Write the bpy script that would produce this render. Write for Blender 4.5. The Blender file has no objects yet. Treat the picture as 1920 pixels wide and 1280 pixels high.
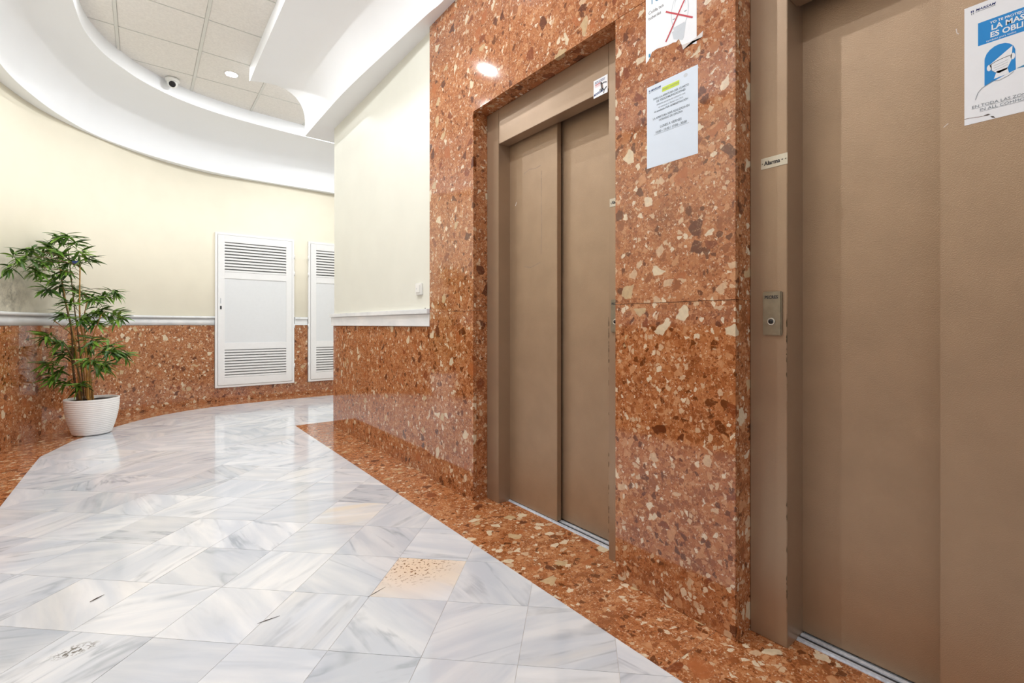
import bpy, bmesh, math, random
from mathutils import Vector, Matrix
from mathutils.geometry import tessellate_polygon
random.seed(7)
SC = bpy.context.scene
COL = SC.collection
PI = math.pi

# ------------------------------------------------------------------ camera, world, exposure
EYE = 1.022
cam_d = bpy.data.cameras.new('camera')
cam = bpy.data.objects.new('camera', cam_d); COL.objects.link(cam)
cam.location = (0, 0, EYE)
cam.rotation_euler = (PI / 2, 0, -math.radians(38.995))
cam_d.sensor_width = 36; cam_d.sensor_fit = 'HORIZONTAL'
cam_d.lens = 36 * 893 / 1920
cam_d.shift_x = -30 / 1920
cam_d.shift_y = -32 / 1920
cam_d.clip_start = 0.02
SC.camera = cam

w = bpy.data.worlds.new('daylight'); SC.world = w; w.use_nodes = True
wb = w.node_tree.nodes['Background']
wb.inputs[0].default_value = (0.74, 0.87, 1.0, 1); wb.inputs[1].default_value = 1.0
SC.view_settings.view_transform = 'Standard'; SC.view_settings.look = 'None'
SC.view_settings.gamma = 1.0; SC.view_settings.use_curve_mapping = False
SC.view_settings.exposure = 0.33
CEIL = 3.62
LAMPS = [(0.72, 5.79, 12), (0.24, 4.03, 9), (0.735, 2.9, 13), (0.20, 1.98, 25), (-0.28, 4.7, 8), (2.0, 6.2, 9), (1.85, 5.62, 8),
         (-0.3, 0.6, 9), (0.12, -1.41, 8), (0.72, -2.6, 6), (3.2, 6.0, 8)]     # x, y, watts; side-hall, over-camera and rear ones are unseen, added as fill

# ------------------------------------------------------------------ node materials
def mat(name):
    m = bpy.data.materials.new(name); m.use_nodes = True
    nt = m.node_tree
    return m, nt, nt.nodes['Principled BSDF']
def N(nt, t, **kw):
    n = nt.nodes.new(t)
    for k, v in kw.items():
        if k in n.inputs: n.inputs[k].default_value = v
        else: setattr(n, k, v)
    return n
def math_(nt, op, a, b=None, clamp=False):
    n = nt.nodes.new('ShaderNodeMath'); n.operation = op; n.use_clamp = clamp
    for i, v in enumerate((a, b)):
        if v is None: continue
        if isinstance(v, (int, float)): n.inputs[i].default_value = v
        else: nt.links.new(v, n.inputs[i])
    return n.outputs[0]
def vmath(nt, op, a, b):
    n = nt.nodes.new('ShaderNodeVectorMath'); n.operation = op
    for i, v in enumerate((a, b)):
        if isinstance(v, (tuple, list)): n.inputs[i].default_value = v
        else: nt.links.new(v, n.inputs[i])
    return n.outputs[0]
def mixc(nt, fac, a, b, mode='MIX'):
    n = nt.nodes.new('ShaderNodeMix'); n.data_type = 'RGBA'; n.blend_type = mode
    for i, v in ((0, fac), (6, a), (7, b)):
        if isinstance(v, (int, float)): n.inputs[i].default_value = v
        elif isinstance(v, (tuple, list)): n.inputs[i].default_value = (*v, 1)
        else: nt.links.new(v, n.inputs[i])
    return n.outputs[2]
def ramp(nt, src, stops, interp='LINEAR'):
    n = nt.nodes.new('ShaderNodeValToRGB'); n.color_ramp.interpolation = interp
    e = n.color_ramp.elements
    while len(e) < len(stops): e.new(0.5)
    for i, (p, c) in enumerate(stops):
        e[i].position = p; e[i].color = (*c, 1) if len(c) == 3 else c
    nt.links.new(src, n.inputs[0])
    return n.outputs[0]
def srgb(r, g, b):
    f = lambda v: ((v / 255 + 0.055) / 1.055) ** 2.4 if v > 10 else v / 255 / 12.92
    return (f(r), f(g), f(b))
def bump(nt, bs, h, strength, dist):
    n = N(nt, 'ShaderNodeBump'); n.inputs['Strength'].default_value = strength; n.inputs['Distance'].default_value = dist
    nt.links.new(h, n.inputs['Height']); nt.links.new(n.outputs[0], bs.inputs['Normal'])
def simple(name, col, rough=0.5, metal=0.0, noise=0.0, nscale=30, bumps=0.0, bscale=400, bdist=0.001, spec=0.5):
    m, nt, bs = mat(name)
    bs.inputs['Roughness'].default_value = rough; bs.inputs['Metallic'].default_value = metal
    bs.inputs['Specular IOR Level'].default_value = spec
    geo = N(nt, 'ShaderNodeNewGeometry')
    nz = N(nt, 'ShaderNodeTexNoise'); nz.inputs['Scale'].default_value = nscale; nz.inputs['Detail'].default_value = 5
    nt.links.new(geo.outputs['Position'], nz.inputs['Vector'])
    k = max(noise, 0.01)
    nt.links.new(ramp(nt, nz.outputs[0], [(0.3, tuple(c * (1 - k) for c in col)), (0.7, tuple(min(1, c * (1 + k)) for c in col))]), bs.inputs['Base Color'])
    if bumps:
        b = N(nt, 'ShaderNodeTexNoise'); b.inputs['Scale'].default_value = bscale; b.inputs['Detail'].default_value = 2
        nt.links.new(geo.outputs['Position'], b.inputs['Vector'])
        bump(nt, bs, b.outputs[0], bumps, bdist)
    return m

def breccia(name, rough, dark=1.0):
    m, nt, bs = mat(name)
    L = nt.links.new
    geo = N(nt, 'ShaderNodeNewGeometry'); oi = N(nt, 'ShaderNodeObjectInfo')
    off = N(nt, 'ShaderNodeCombineXYZ')
    L(math_(nt, 'MULTIPLY', oi.outputs['Random'], 7.0), off.inputs[0])
    L(math_(nt, 'MULTIPLY', oi.outputs['Random'], 13.0), off.inputs[1])
    L(math_(nt, 'MULTIPLY', oi.outputs['Random'], 5.0), off.inputs[2])
    pos = vmath(nt, 'ADD', geo.outputs['Position'], off.outputs[0])
    def warp(sc, amp):
        z = N(nt, 'ShaderNodeTexNoise'); z.inputs['Scale'].default_value = sc; z.inputs['Detail'].default_value = 3
        L(pos, z.inputs['Vector'])
        d = vmath(nt, 'SUBTRACT', z.outputs['Color'], (0.5, 0.5, 0.5))
        return vmath(nt, 'ADD', pos, vmath(nt, 'MULTIPLY', d, (amp, amp, amp)))
    z = N(nt, 'ShaderNodeTexNoise'); z.inputs['Scale'].default_value = 12; z.inputs['Detail'].default_value = 8; z.inputs['Roughness'].default_value = 0.7
    L(pos, z.inputs['Vector'])
    c = ramp(nt, z.outputs[0], [(0.30, srgb(124, 66, 30)), (0.5, srgb(172, 104, 60)), (0.72, srgb(202, 140, 94))])
    pal_small = [(0.0, srgb(112, 54, 24)), (0.2, srgb(158, 92, 50)), (0.38, srgb(186, 124, 78)), (0.52, srgb(136, 76, 34)), (0.68, srgb(204, 150, 106)), (0.84, srgb(224, 188, 150)), (0.95, srgb(240, 222, 194))]
    pal_mid = [(0.0, srgb(106, 54, 20)), (0.14, srgb(150, 86, 46)), (0.36, srgb(184, 118, 72)), (0.55, srgb(204, 146, 102)), (0.74, srgb(216, 182, 148)), (0.88, srgb(234, 216, 188))]
    pal_big = [(0.0, srgb(98, 46, 20)), (0.25, srgb(134, 66, 30)), (0.42, srgb(178, 104, 58)), (0.65, srgb(206, 178, 138)), (0.85, srgb(230, 214, 184))]
    for sc, wsc, amp, keep, edge, pal in ((190, 110, 0.008, 0.7, 0.05, pal_small), (95, 80, 0.013, 0.46, 0.08, pal_small), (50, 55, 0.018, 0.42, 0.08, pal_mid), (27, 38, 0.024, 0.28, 0.10, pal_mid), (17, 26, 0.028, 0.16, 0.12, pal_big)):
        v = warp(wsc, amp)
        f1 = N(nt, 'ShaderNodeTexVoronoi'); f1.inputs['Scale'].default_value = sc; L(v, f1.inputs['Vector'])
        de = N(nt, 'ShaderNodeTexVoronoi', feature='DISTANCE_TO_EDGE'); de.inputs['Scale'].default_value = sc; L(v, de.inputs['Vector'])
        s = N(nt, 'ShaderNodeSeparateColor'); L(f1.outputs['Color'], s.inputs[0])
        sel = math_(nt, 'LESS_THAN', s.outputs[0], keep)
        thr = math_(nt, 'MULTIPLY_ADD', s.outputs[1], 0.16); thr.node.inputs[2].default_value = edge * 0.4
        msk = math_(nt, 'MULTIPLY', math_(nt, 'MULTIPLY', math_(nt, 'SUBTRACT', de.outputs['Distance'], thr), 30.0, True), sel)
        cc = ramp(nt, s.outputs[2], pal, 'CONSTANT')
        g = N(nt, 'ShaderNodeTexNoise'); g.inputs['Scale'].default_value = sc * 3; g.inputs['Detail'].default_value = 3; L(pos, g.inputs['Vector'])
        cc = mixc(nt, 0.28, cc, ramp(nt, g.outputs[0], [(0.3, (0.25, 0.16, 0.1)), (0.7, (1, 0.95, 0.85))]), 'MULTIPLY')
        c = mixc(nt, math_(nt, 'MULTIPLY', msk, 0.72 if sc > 80 else 0.94), c, cc)
    # fine white hairlines
    hz = N(nt, 'ShaderNodeTexNoise'); hz.inputs['Scale'].default_value = 26; hz.inputs['Detail'].default_value = 6; L(warp(9, 0.06), hz.inputs['Vector'])
    ln = math_(nt, 'LESS_THAN', math_(nt, 'ABSOLUTE', math_(nt, 'SUBTRACT', hz.outputs[0], 0.52)), 0.004)
    c = mixc(nt, math_(nt, 'MULTIPLY', ln, 0.45), c, srgb(222, 170, 128))
    if dark != 1.0: c = mixc(nt, 1.0, c, (dark, dark, dark), 'MULTIPLY')
    L(c, bs.inputs['Base Color'])
    bs.inputs['Roughness'].default_value = rough
    bs.inputs['IOR'].default_value = 1.72
    return m

def marble(name, rough=0.09, tile=True):
    """white marble: object colour = (brightness, warmth, veining)"""
    m, nt, bs = mat(name); L = nt.links.new
    geo = N(nt, 'ShaderNodeNewGeometry'); oi = N(nt, 'ShaderNodeObjectInfo')
    cs = N(nt, 'ShaderNodeSeparateColor'); L(oi.outputs['Color'], cs.inputs[0])
    rot = N(nt, 'ShaderNodeVectorRotate', rotation_type='Z_AXIS')
    L(geo.outputs['Position'], rot.inputs['Vector'])
    if tile: L(math_(nt, 'MULTIPLY_ADD', oi.outputs['Random'], 2.6), rot.inputs['Angle'])
    rot.inputs['Angle'].default_value = 0.3
    if tile: rot.inputs['Angle'].links[0].from_node.inputs[2].default_value = -0.9
    off = N(nt, 'ShaderNodeCombineXYZ')
    L(math_(nt, 'MULTIPLY', oi.outputs['Random'], 31.0), off.inputs[0]); L(math_(nt, 'MULTIPLY', oi.outputs['Random'], 17.0), off.inputs[2])
    pos = vmath(nt, 'ADD', rot.outputs[0], off.outputs[0])
    st = vmath(nt, 'MULTIPLY', pos, (1.6, 9.0, 9.0) if tile else (6, 1.6, 6))
    n1 = N(nt, 'ShaderNodeTexNoise'); n1.inputs['Scale'].default_value = 1.3; n1.inputs['Detail'].default_value = 7; n1.inputs['Distortion'].default_value = 0.35; L(st, n1.inputs['Vector'])
    n2 = N(nt, 'ShaderNodeTexNoise'); n2.inputs['Scale'].default_value = 0.62; n2.inputs['Detail'].default_value = 4; n2.inputs['Distortion'].default_value = 0.8; L(st, n2.inputs['Vector'])
    n3 = N(nt, 'ShaderNodeTexNoise'); n3.inputs['Scale'].default_value = 9; n3.inputs['Detail'].default_value = 3; L(pos, n3.inputs['Vector'])
    streak = ramp(nt, n1.outputs[0], [(0.36, (0, 0, 0)), (0.62, (1, 1, 1))])
    vein = math_(nt, 'SUBTRACT', 1.0, math_(nt, 'MULTIPLY', math_(nt, 'ABSOLUTE', math_(nt, 'SUBTRACT', n2.outputs[0], 0.5)), 26.0), True)
    base = mixc(nt, streak, srgb(236, 238, 241) if tile else srgb(244, 245, 245), srgb(212, 218, 227) if tile else srgb(230, 233, 235))
    hv = math_(nt, 'MULTIPLY', math_(nt, 'MULTIPLY', vein, math_(nt, 'MULTIPLY', cs.outputs[2], 0.65)), ramp(nt, n3.outputs[0], [(0.35, (0, 0, 0)), (0.6, (1, 1, 1))]))
    c = mixc(nt, hv, base, srgb(140, 150, 164))
    warm = ramp(nt, n2.outputs[0], [(0.42, (0, 0, 0)), (0.66, (1, 1, 1))])
    c = mixc(nt, math_(nt, 'MULTIPLY', warm, math_(nt, 'MULTIPLY', cs.outputs[1], 1.0), True), c, srgb(240, 222, 186))
    br = N(nt, 'ShaderNodeCombineColor'); 
    for i in range(3): L(math_(nt, 'POWER', cs.outputs[0], (1.0, 0.93, 0.84)[i]), br.inputs[i])
    c = mixc(nt, 1.0, c, br.outputs[0], 'MULTIPLY')
    L(c, bs.inputs['Base Color'])
    bs.inputs['Roughness'].default_value = rough
    bs.inputs['IOR'].default_value = 1.9 if tile else 1.5
    if tile:
        lo = N(nt, 'ShaderNodeTexNoise'); lo.inputs['Scale'].default_value = 6; L(geo.outputs['Position'], lo.inputs['Vector'])
        bump(nt, bs, lo.outputs[0], 0.12, 0.002)
    return m

M = {}
M['breccia'] = breccia('red_breccia_polished', 0.07)
M['breccia_floor'] = breccia('red_breccia_floor', 0.13)
M['marble'] = marble('white_marble_floor')
M['rail'] = marble('white_marble_rail', 0.25, False)
M['grout'] = simple('grout', srgb(190, 150, 120), 0.8, noise=0.1)
M['tile_grout'] = simple('tile_grout', srgb(196, 192, 188), 0.8, noise=0.25, nscale=25)
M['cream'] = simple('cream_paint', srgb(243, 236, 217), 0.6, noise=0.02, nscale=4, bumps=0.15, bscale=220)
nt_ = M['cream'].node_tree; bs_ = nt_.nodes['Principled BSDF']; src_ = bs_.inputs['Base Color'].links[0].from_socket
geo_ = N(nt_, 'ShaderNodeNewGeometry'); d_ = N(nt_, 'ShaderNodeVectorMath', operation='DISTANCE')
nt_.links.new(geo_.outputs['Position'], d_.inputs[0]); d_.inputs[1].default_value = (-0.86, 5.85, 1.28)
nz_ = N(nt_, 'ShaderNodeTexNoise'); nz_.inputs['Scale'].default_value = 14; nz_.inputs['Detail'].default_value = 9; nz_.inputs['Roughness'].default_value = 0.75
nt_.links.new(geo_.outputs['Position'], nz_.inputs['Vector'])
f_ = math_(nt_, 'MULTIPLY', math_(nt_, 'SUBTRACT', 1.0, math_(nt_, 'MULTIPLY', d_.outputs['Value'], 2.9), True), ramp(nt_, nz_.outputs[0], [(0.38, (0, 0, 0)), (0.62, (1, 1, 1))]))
nt_.links.new(mixc(nt_, f_, src_, srgb(150, 146, 130)), bs_.inputs['Base Color'])     # noise-broken grey patch on the wall beside the plant
M['ivory'] = simple('ivory_paint', srgb(228, 228, 217), 0.5, noise=0.02, nscale=3, bumps=0.12, bscale=220)
M['white'] = simple('white_ceiling_paint', srgb(247, 249, 252), 0.55, noise=0.01, nscale=3)
M['panel'] = simple('ceiling_tile_board', srgb(238, 235, 230), 0.9, noise=0.05, nscale=60, bumps=0.3, bscale=300, bdist=0.002)
M['tbar'] = simple('ceiling_bar_enamel', srgb(222, 222, 216), 0.5, noise=0.02)
M['bronze'] = simple('bronze_enamel', srgb(166, 142, 118), 0.34, metal=0.45, noise=0.04, nscale=7, bumps=0.25, bscale=330, bdist=0.0012)
M['bronze_leaf'] = simple('bronze_enamel_textured', srgb(170, 145, 119), 0.40, metal=0.42, noise=0.05, nscale=9, bumps=0.7, bscale=380, bdist=0.0011)
M['dark'] = simple('dark_void', (0.012, 0.01, 0.009), 0.8)
M['alu'] = simple('brushed_aluminium', srgb(214, 220, 230), 0.35, metal=0.25, noise=0.15, nscale=90)
M['alu_dark'] = simple('groove_dark_metal', srgb(60, 60, 62), 0.6, metal=0.3, noise=0.3)  # dark grey for the strips laid along the sill as grooves
M['plate'] = simple('nickel_plate', srgb(196, 190, 176), 0.32, metal=0.55, noise=0.06, nscale=50)
M['call'] = simple('satin_steel_plate', srgb(150, 142, 124), 0.35, metal=0.7, noise=0.12, nscale=40)
M['black'] = simple('black_plastic', (0.01, 0.01, 0.012), 0.3)
M['ink'] = simple('black_ink', (0.03, 0.03, 0.035), 0.7)
M['ink_grey'] = simple('grey_ink', srgb(128, 140, 150), 0.7)
M['ink_light'] = simple('pale_grey_ink', srgb(205, 212, 220), 0.7)
M['ink_navy'] = simple('navy_ink', srgb(38, 58, 118), 0.7)
M['ink_blue'] = simple('blue_ink', srgb(20, 138, 214), 0.6)
M['ink_red'] = simple('red_ink', srgb(196, 66, 78), 0.7)
M['ink_teal'] = simple('teal_ink', srgb(70, 140, 180), 0.7)
M['ink_yellow'] = simple('yellow_highlighter', srgb(206, 226, 70), 0.7)
M['ink_skin'] = simple('brown_grey_ink', srgb(140, 120, 112), 0.7)
M['ink_pink'] = simple('pink_ink', srgb(238, 214, 220), 0.7)
M['paper'] = simple('white_paper', srgb(240, 243, 248), 0.6, noise=0.01)
M['paper_blue'] = simple('bluish_paper', srgb(220, 232, 246), 0.6, noise=0.01)
M['tape'] = simple('clear_tape', srgb(214, 206, 202), 0.25)
M['door_white'] = simple('white_lacquer', srgb(244, 244, 244), 0.35, noise=0.01)
M['door_panel'] = simple('white_lacquer_panel', srgb(232, 234, 236), 0.35, noise=0.01)
M['plastic'] = simple('white_plastic', srgb(238, 238, 234), 0.3)
M['pot'] = simple('white_glazed_clay', srgb(253, 252, 250), 0.45, noise=0.02)
M['louvre_gap'] = simple('louvre_gap_shade', srgb(150, 150, 148), 0.7)  # shade between the slats put into the grey of the sheet behind
M['cam_ring'] = simple('grey_plastic', srgb(200, 202, 206), 0.3)
M['soil'] = simple('potting_soil', (0.02, 0.013, 0.009), 0.95, noise=0.6, nscale=120, bumps=1.0, bscale=150, bdist=0.01)
M['cane'] = simple('bamboo_cane', srgb(176, 130, 62), 0.5, noise=0.35, nscale=25)
M['cane_dark'] = simple('dark_bamboo_cane', srgb(104, 78, 38), 0.5, noise=0.4, nscale=25)
M['chip'] = simple('chipped_primer', srgb(74, 60, 34), 0.8, noise=0.4, nscale=200)
M['residue'] = simple('tape_residue', srgb(150, 130, 112), 0.6, noise=0.2, nscale=60)
M['bark'] = simple('dry_splinter', srgb(70, 52, 42), 0.8, noise=0.3, nscale=300)
M['soot'] = simple('scuff_soot', srgb(92, 84, 80), 0.8, noise=0.4, nscale=300)

def leaf_mat(name, a, b):
    m, nt, bs = mat(name)
    geo = N(nt, 'ShaderNodeNewGeometry'); oi = N(nt, 'ShaderNodeObjectInfo')
    nz = N(nt, 'ShaderNodeTexNoise'); nz.inputs['Scale'].default_value = 9; nz.inputs['Detail'].default_value = 3
    nt.links.new(vmath(nt, 'ADD', geo.outputs['Position'], oi.outputs['Location']), nz.inputs['Vector'])
    nt.links.new(ramp(nt, nz.outputs[0], [(0.35, a), (0.65, b)]), bs.inputs['Base Color'])
    bs.inputs['Roughness'].default_value = 0.4
    bs.inputs['Subsurface Weight'].default_value = 0.0
    return m
M['leaf_a'] = leaf_mat('bamboo_leaf_dark', srgb(44, 78, 26), srgb(86, 124, 38))
M['leaf_b'] = leaf_mat('bamboo_leaf_bright', srgb(74, 122, 30), srgb(132, 168, 62))

def emit(name, col, s):
    m = bpy.data.materials.new(name); m.use_nodes = True
    nt = m.node_tree; nt.nodes.remove(nt.nodes['Principled BSDF'])
    e = nt.nodes.new('ShaderNodeEmission'); e.inputs[0].default_value = (*col, 1); e.inputs[1].default_value = s
    nt.links.new(e.outputs[0], nt.nodes['Material Output'].inputs[0]); return m
M['lamp'] = emit('lamp_glow', (1.0, 0.98, 0.94), 60)

# orange stained marble gets its own spots
def stained():
    m = M['marble'].copy(); m.name = 'stained_marble_floor'
    nt = m.node_tree; bs = nt.nodes['Principled BSDF']
    src = bs.inputs['Base Color'].links[0].from_socket
    geo = N(nt, 'ShaderNodeNewGeometry')
    d = N(nt, 'ShaderNodeVectorMath', operation='DISTANCE')
    nt.links.new(vmath(nt, 'MULTIPLY', geo.outputs['Position'], (0.8, 1.0, 0)), d.inputs[0]); d.inputs[1].default_value = (0.905 * 0.8, 1.87, 0)
    nz = N(nt, 'ShaderNodeTexNoise'); nz.inputs['Scale'].default_value = 75; nz.inputs['Detail'].default_value = 6
    nt.links.new(geo.outputs['Position'], nz.inputs['Vector'])
    fal = math_(nt, 'SUBTRACT', 1.0, math_(nt, 'MULTIPLY', d.outputs['Value'], 6.0), True)
    wide = math_(nt, 'SUBTRACT', 1.0, math_(nt, 'MULTIPLY', d.outputs['Value'], 3.3), True)
    c = mixc(nt, math_(nt, 'MULTIPLY', wide, 1.15, True), src, srgb(238, 216, 192))
    spots = ramp(nt, nz.outputs[0], [(0.56, (0, 0, 0)), (0.62, (1, 1, 1))])
    c = mixc(nt, math_(nt, 'MULTIPLY', spots, math_(nt, 'MULTIPLY', fal, 1.6, True)), c, srgb(130, 96, 62))
    nt.links.new(c, bs.inputs['Base Color']); return m
M['stained'] = stained()
def scuffed():
    m = M['marble'].copy(); m.name = 'scuffed_marble_floor'
    nt = m.node_tree; bs = nt.nodes['Principled BSDF']; src = bs.inputs['Base Color'].links[0].from_socket
    geo = N(nt, 'ShaderNodeNewGeometry'); d = N(nt, 'ShaderNodeVectorMath', operation='DISTANCE')
    nt.links.new(vmath(nt, 'MULTIPLY', geo.outputs['Position'], (0.6, 1.0, 0)), d.inputs[0]); d.inputs[1].default_value = (-0.165 * 0.6, 2.055, 0)
    nz = N(nt, 'ShaderNodeTexNoise'); nz.inputs['Scale'].default_value = 60; nz.inputs['Detail'].default_value = 6; nz.inputs['Distortion'].default_value = 1.5
    nt.links.new(geo.outputs['Position'], nz.inputs['Vector'])
    fal = math_(nt, 'SUBTRACT', 1.0, math_(nt, 'MULTIPLY', d.outputs['Value'], 26.0), True)
    spots = ramp(nt, nz.outputs[0], [(0.48, (0, 0, 0)), (0.56, (1, 1, 1))])
    nt.links.new(mixc(nt, math_(nt, 'MULTIPLY', spots, math_(nt, 'MULTIPLY', fal, 2.0, True)), src, srgb(96, 90, 88)), bs.inputs['Base Color']); return m
M['scuffed'] = scuffed()

# ------------------------------------------------------------------ helpers
def link(o, parent=None):
    COL.objects.link(o)
    if parent: o.parent = parent
    return o
def mesh_obj(name, verts, faces, m, parent=None, smooth=False):
    me = bpy.data.meshes.new(name); me.from_pydata([tuple(v) for v in verts], [], faces); me.update()
    me.materials.append(m)
    if smooth:
        for p in me.polygons: p.use_smooth = True
    return link(bpy.data.objects.new(name, me), parent)
def root(name, loc=(0, 0, 0), **kw):
    o = bpy.data.objects.new(name, None); COL.objects.link(o); o.empty_display_size = 0.1
    tag(o, **kw); return o
def tag(o, label=None, category=None, group=None, kind=None):
    for k, v in (('label', label), ('category', category), ('group', group), ('kind', kind)):
        if v: o[k] = v
    return o
def box(name, x0, x1, y0, y1, z0, z1, m, parent=None, bev=0.0):
    bm = bmesh.new()
    bmesh.ops.create_cube(bm, size=1)
    for v in bm.verts:
        v.co = Vector(((x0 + x1) / 2 + v.co.x * (x1 - x0), (y0 + y1) / 2 + v.co.y * (y1 - y0), (z0 + z1) / 2 + v.co.z * (z1 - z0)))
    if bev: bmesh.ops.bevel(bm, geom=bm.edges[:], offset=bev, segments=2, affect='EDGES', clamp_overlap=True)
    me = bpy.data.meshes.new(name); bm.to_mesh(me); bm.free(); me.materials.append(m)
    return link(bpy.data.objects.new(name, me), parent)
def prism(name, pts, z0, z1, m, parent=None, axis='z'):
    """closed outline pts (a, b) extruded from z0 to z1 along axis"""
    def P(a, b, c): return (a, b, c) if axis == 'z' else ((c, a, b) if axis == 'x' else (a, c, b))
    n = len(pts)
    vs = [P(a, b, z0) for a, b in pts] + [P(a, b, z1) for a, b in pts]
    tri = tessellate_polygon([[Vector((a, b, 0)) for a, b in pts]])
    fs = [tuple(t) for t in tri] + [tuple(i + n for i in reversed(t)) for t in tri]
    fs += [(i, (i + 1) % n, (i + 1) % n + n, i + n) for i in range(n)]
    o = mesh_obj(name, vs, fs, m, parent)
    bm = bmesh.new(); bm.from_mesh(o.data); bmesh.ops.recalc_face_normals(bm, faces=bm.faces[:]); bm.to_mesh(o.data); bm.free()
    return o
def lathe(name, prof, m, parent=None, loc=(0, 0, 0), seg=32, rot=None, smooth=True):
    vs, fs = [], []
    for r, z in prof:
        for k in range(seg):
            a = 2 * PI * k / seg; vs.append(Vector((r * math.cos(a), r * math.sin(a), z)))
    for i in range(len(prof) - 1):
        for k in range(seg):
            fs.append((i * seg + k, i * seg + (k + 1) % seg, (i + 1) * seg + (k + 1) % seg, (i + 1) * seg + k))
    fs.append(tuple(range(seg))[::-1]); fs.append(tuple((len(prof) - 1) * seg + k for k in range(seg)))
    R = rot.to_matrix() if rot is not None else Matrix.Identity(3)
    vs = [R @ v + Vector(loc) for v in vs]
    o = mesh_obj(name, vs, fs, m, parent, smooth)
    return o
def tube(name, pts, rads, m, parent=None, seg=8):
    pts = [Vector(p) for p in pts]; vs, fs = [], []
    for i, p in enumerate(pts):
        d = (pts[min(i + 1, len(pts) - 1)] - pts[max(i - 1, 0)]).normalized()
        u = d.orthogonal().normalized(); v = d.cross(u)
        for k in range(seg):
            a = 2 * PI * k / seg; vs.append(p + (u * math.cos(a) + v * math.sin(a)) * rads[i])
    for i in range(len(pts) - 1):
        for k in range(seg):
            fs.append((i * seg + k, i * seg + (k + 1) % seg, (i + 1) * seg + (k + 1) % seg, (i + 1) * seg + k))
    fs.append(tuple(range(seg))[::-1]); fs.append(tuple((len(pts) - 1) * seg + k for k in range(seg)))
    return mesh_obj(name, vs, fs, m, parent, True)
def catmull(P, n=8):
    out = []
    for i in range(len(P) - 1):
        p0, p1, p2, p3 = P[max(i - 1, 0)], P[i], P[i + 1], P[min(i + 2, len(P) - 1)]
        for k in range(n):
            t = k / n
            out.append(tuple(0.5 * (2 * b + (c - a) * t + (2 * a - 5 * b + 4 * c - d) * t * t + (3 * b - a - 3 * c + d) * t ** 3) for a, b, c, d in zip(p0, p1, p2, p3)))
    out.append(tuple(P[-1])); return out
def resample(P, step):
    out = [Vector(P[0])]; acc = 0.0; cur = Vector(P[0]); i = 1
    while i < len(P):
        q = Vector(P[i]); d = (q - cur).length
        if acc + d >= step:
            cur = cur + (q - cur) * ((step - acc) / d); out.append(cur.copy()); acc = 0.0
        else:
            acc += d; cur = q; i += 1
    return out

# ------------------------------------------------------------------ the setting: plan lines
WALL = [(-0.95, -4), (-0.95, -1), (-0.95, 2.5), (-0.95, 4.2), (-0.95, 4.8), (-0.95, 5.2), (-0.925, 5.6), (-0.84, 5.95), (-0.71, 6.28), (-0.5, 6.62), (-0.25, 6.92), (0.03, 7.17), (0.34, 7.36), (0.60, 7.455), (0.76, 7.49), (0.95, 7.5), (1.3, 7.5)]
wall_c = [Vector(p) for p in catmull(WALL, 8)]
def offset_curve(c, d):
    out = []
    for i, p in enumerate(c):
        t = (c[min(i + 1, len(c) - 1)] - c[max(i - 1, 0)]).normalized()
        out.append(p + Vector((t.y, -t.x)) * d)          # to the right of travel = into the room
    return out
wall_full = wall_c + [Vector((4.2, 7.5))]
XE, YB = 4.2, 4.98            # hall end, end of the lift block
XW = 1.51                     # painted face of the lift wall

def ribbon(name, c, z0, z1, thick, m, parent=None, smooth=True):
    b = offset_curve(c, -thick); n = len(c)
    vs = [(p.x, p.y, z) for z in (z0, z1) for p in c] + [(p.x, p.y, z) for z in (z0, z1) for p in b]
    fs = []
    for i in range(n - 1):
        fs.append((i, i + 1, n + i + 1, n + i)); fs.append((2 * n + i + 1, 2 * n + i, 3 * n + i, 3 * n + i + 1))
        fs.append((n + i, n + i + 1, 3 * n + i + 1, 3 * n + i)); fs.append((i + 1, i, 2 * n + i, 2 * n + i + 1))
    fs.append((0, n, 3 * n, 2 * n)); fs.append((n - 1, 3 * n - 1, 4 * n - 1, 2 * n - 1))
    o = mesh_obj(name, vs, fs, m, parent)
    for p in o.data.polygons:
        if smooth and abs(p.normal.z) < 0.5: p.use_smooth = True
    return o

# ---- floor: base slab, white tiles on the diagonal, red border slabs
floor = root('floor', label='white marble floor laid on the diagonal inside a red breccia border', category='floor', kind='structure')
base = box('floor_bed', -1.1, XE + 0.1, -4.1, 7.7, -0.08, -0.0012, M['tile_grout'], floor)

WF_L = [(-0.62, -4), (-0.62, 4.6), (-0.615, 5.22), (-0.48, 5.75), (-0.27, 6.2), (-0.03, 6.56), (0.16, 6.76), (0.42, 6.94), (0.70, 7.05), (1.30, 7.12), (2.1, 7.13), (4.2, 7.13)]
WF_R = [(4.2, 5.22), (1.2, 5.22), (1.2, -4)]
REGION = WF_L + WF_R
S2 = math.sqrt(0.5)
def to_uv(p): return ((p[0] + p[1]) * S2 / 0.3 - 0.73, (p[1] - p[0]) * S2 / 0.3 - 0.60)
def from_uv(u, v):
    u, v = (u + 0.73) * 0.3, (v + 0.60) * 0.3
    return ((u - v) * S2, (u + v) * S2)
RUV = [to_uv(p) for p in REGION]
def clip(poly, axis, val, keep_less):
    out = []
    for i in range(len(poly)):
        a, b = poly[i], poly[(i + 1) % len(poly)]
        ia = (a[axis] <= val) if keep_less else (a[axis] >= val)
        ib = (b[axis] <= val) if keep_less else (b[axis] >= val)
        if ia: out.append(a)
        if ia != ib:
            t = (val - a[axis]) / (b[axis] - a[axis]); out.append((a[0] + (b[0] - a[0]) * t, a[1] + (b[1] - a[1]) * t))
    return out
def area(p): return 0.5 * sum(p[i][0] * p[(i + 1) % len(p)][1] - p[(i + 1) % len(p)][0] * p[i][1] for i in range(len(p)))
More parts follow.
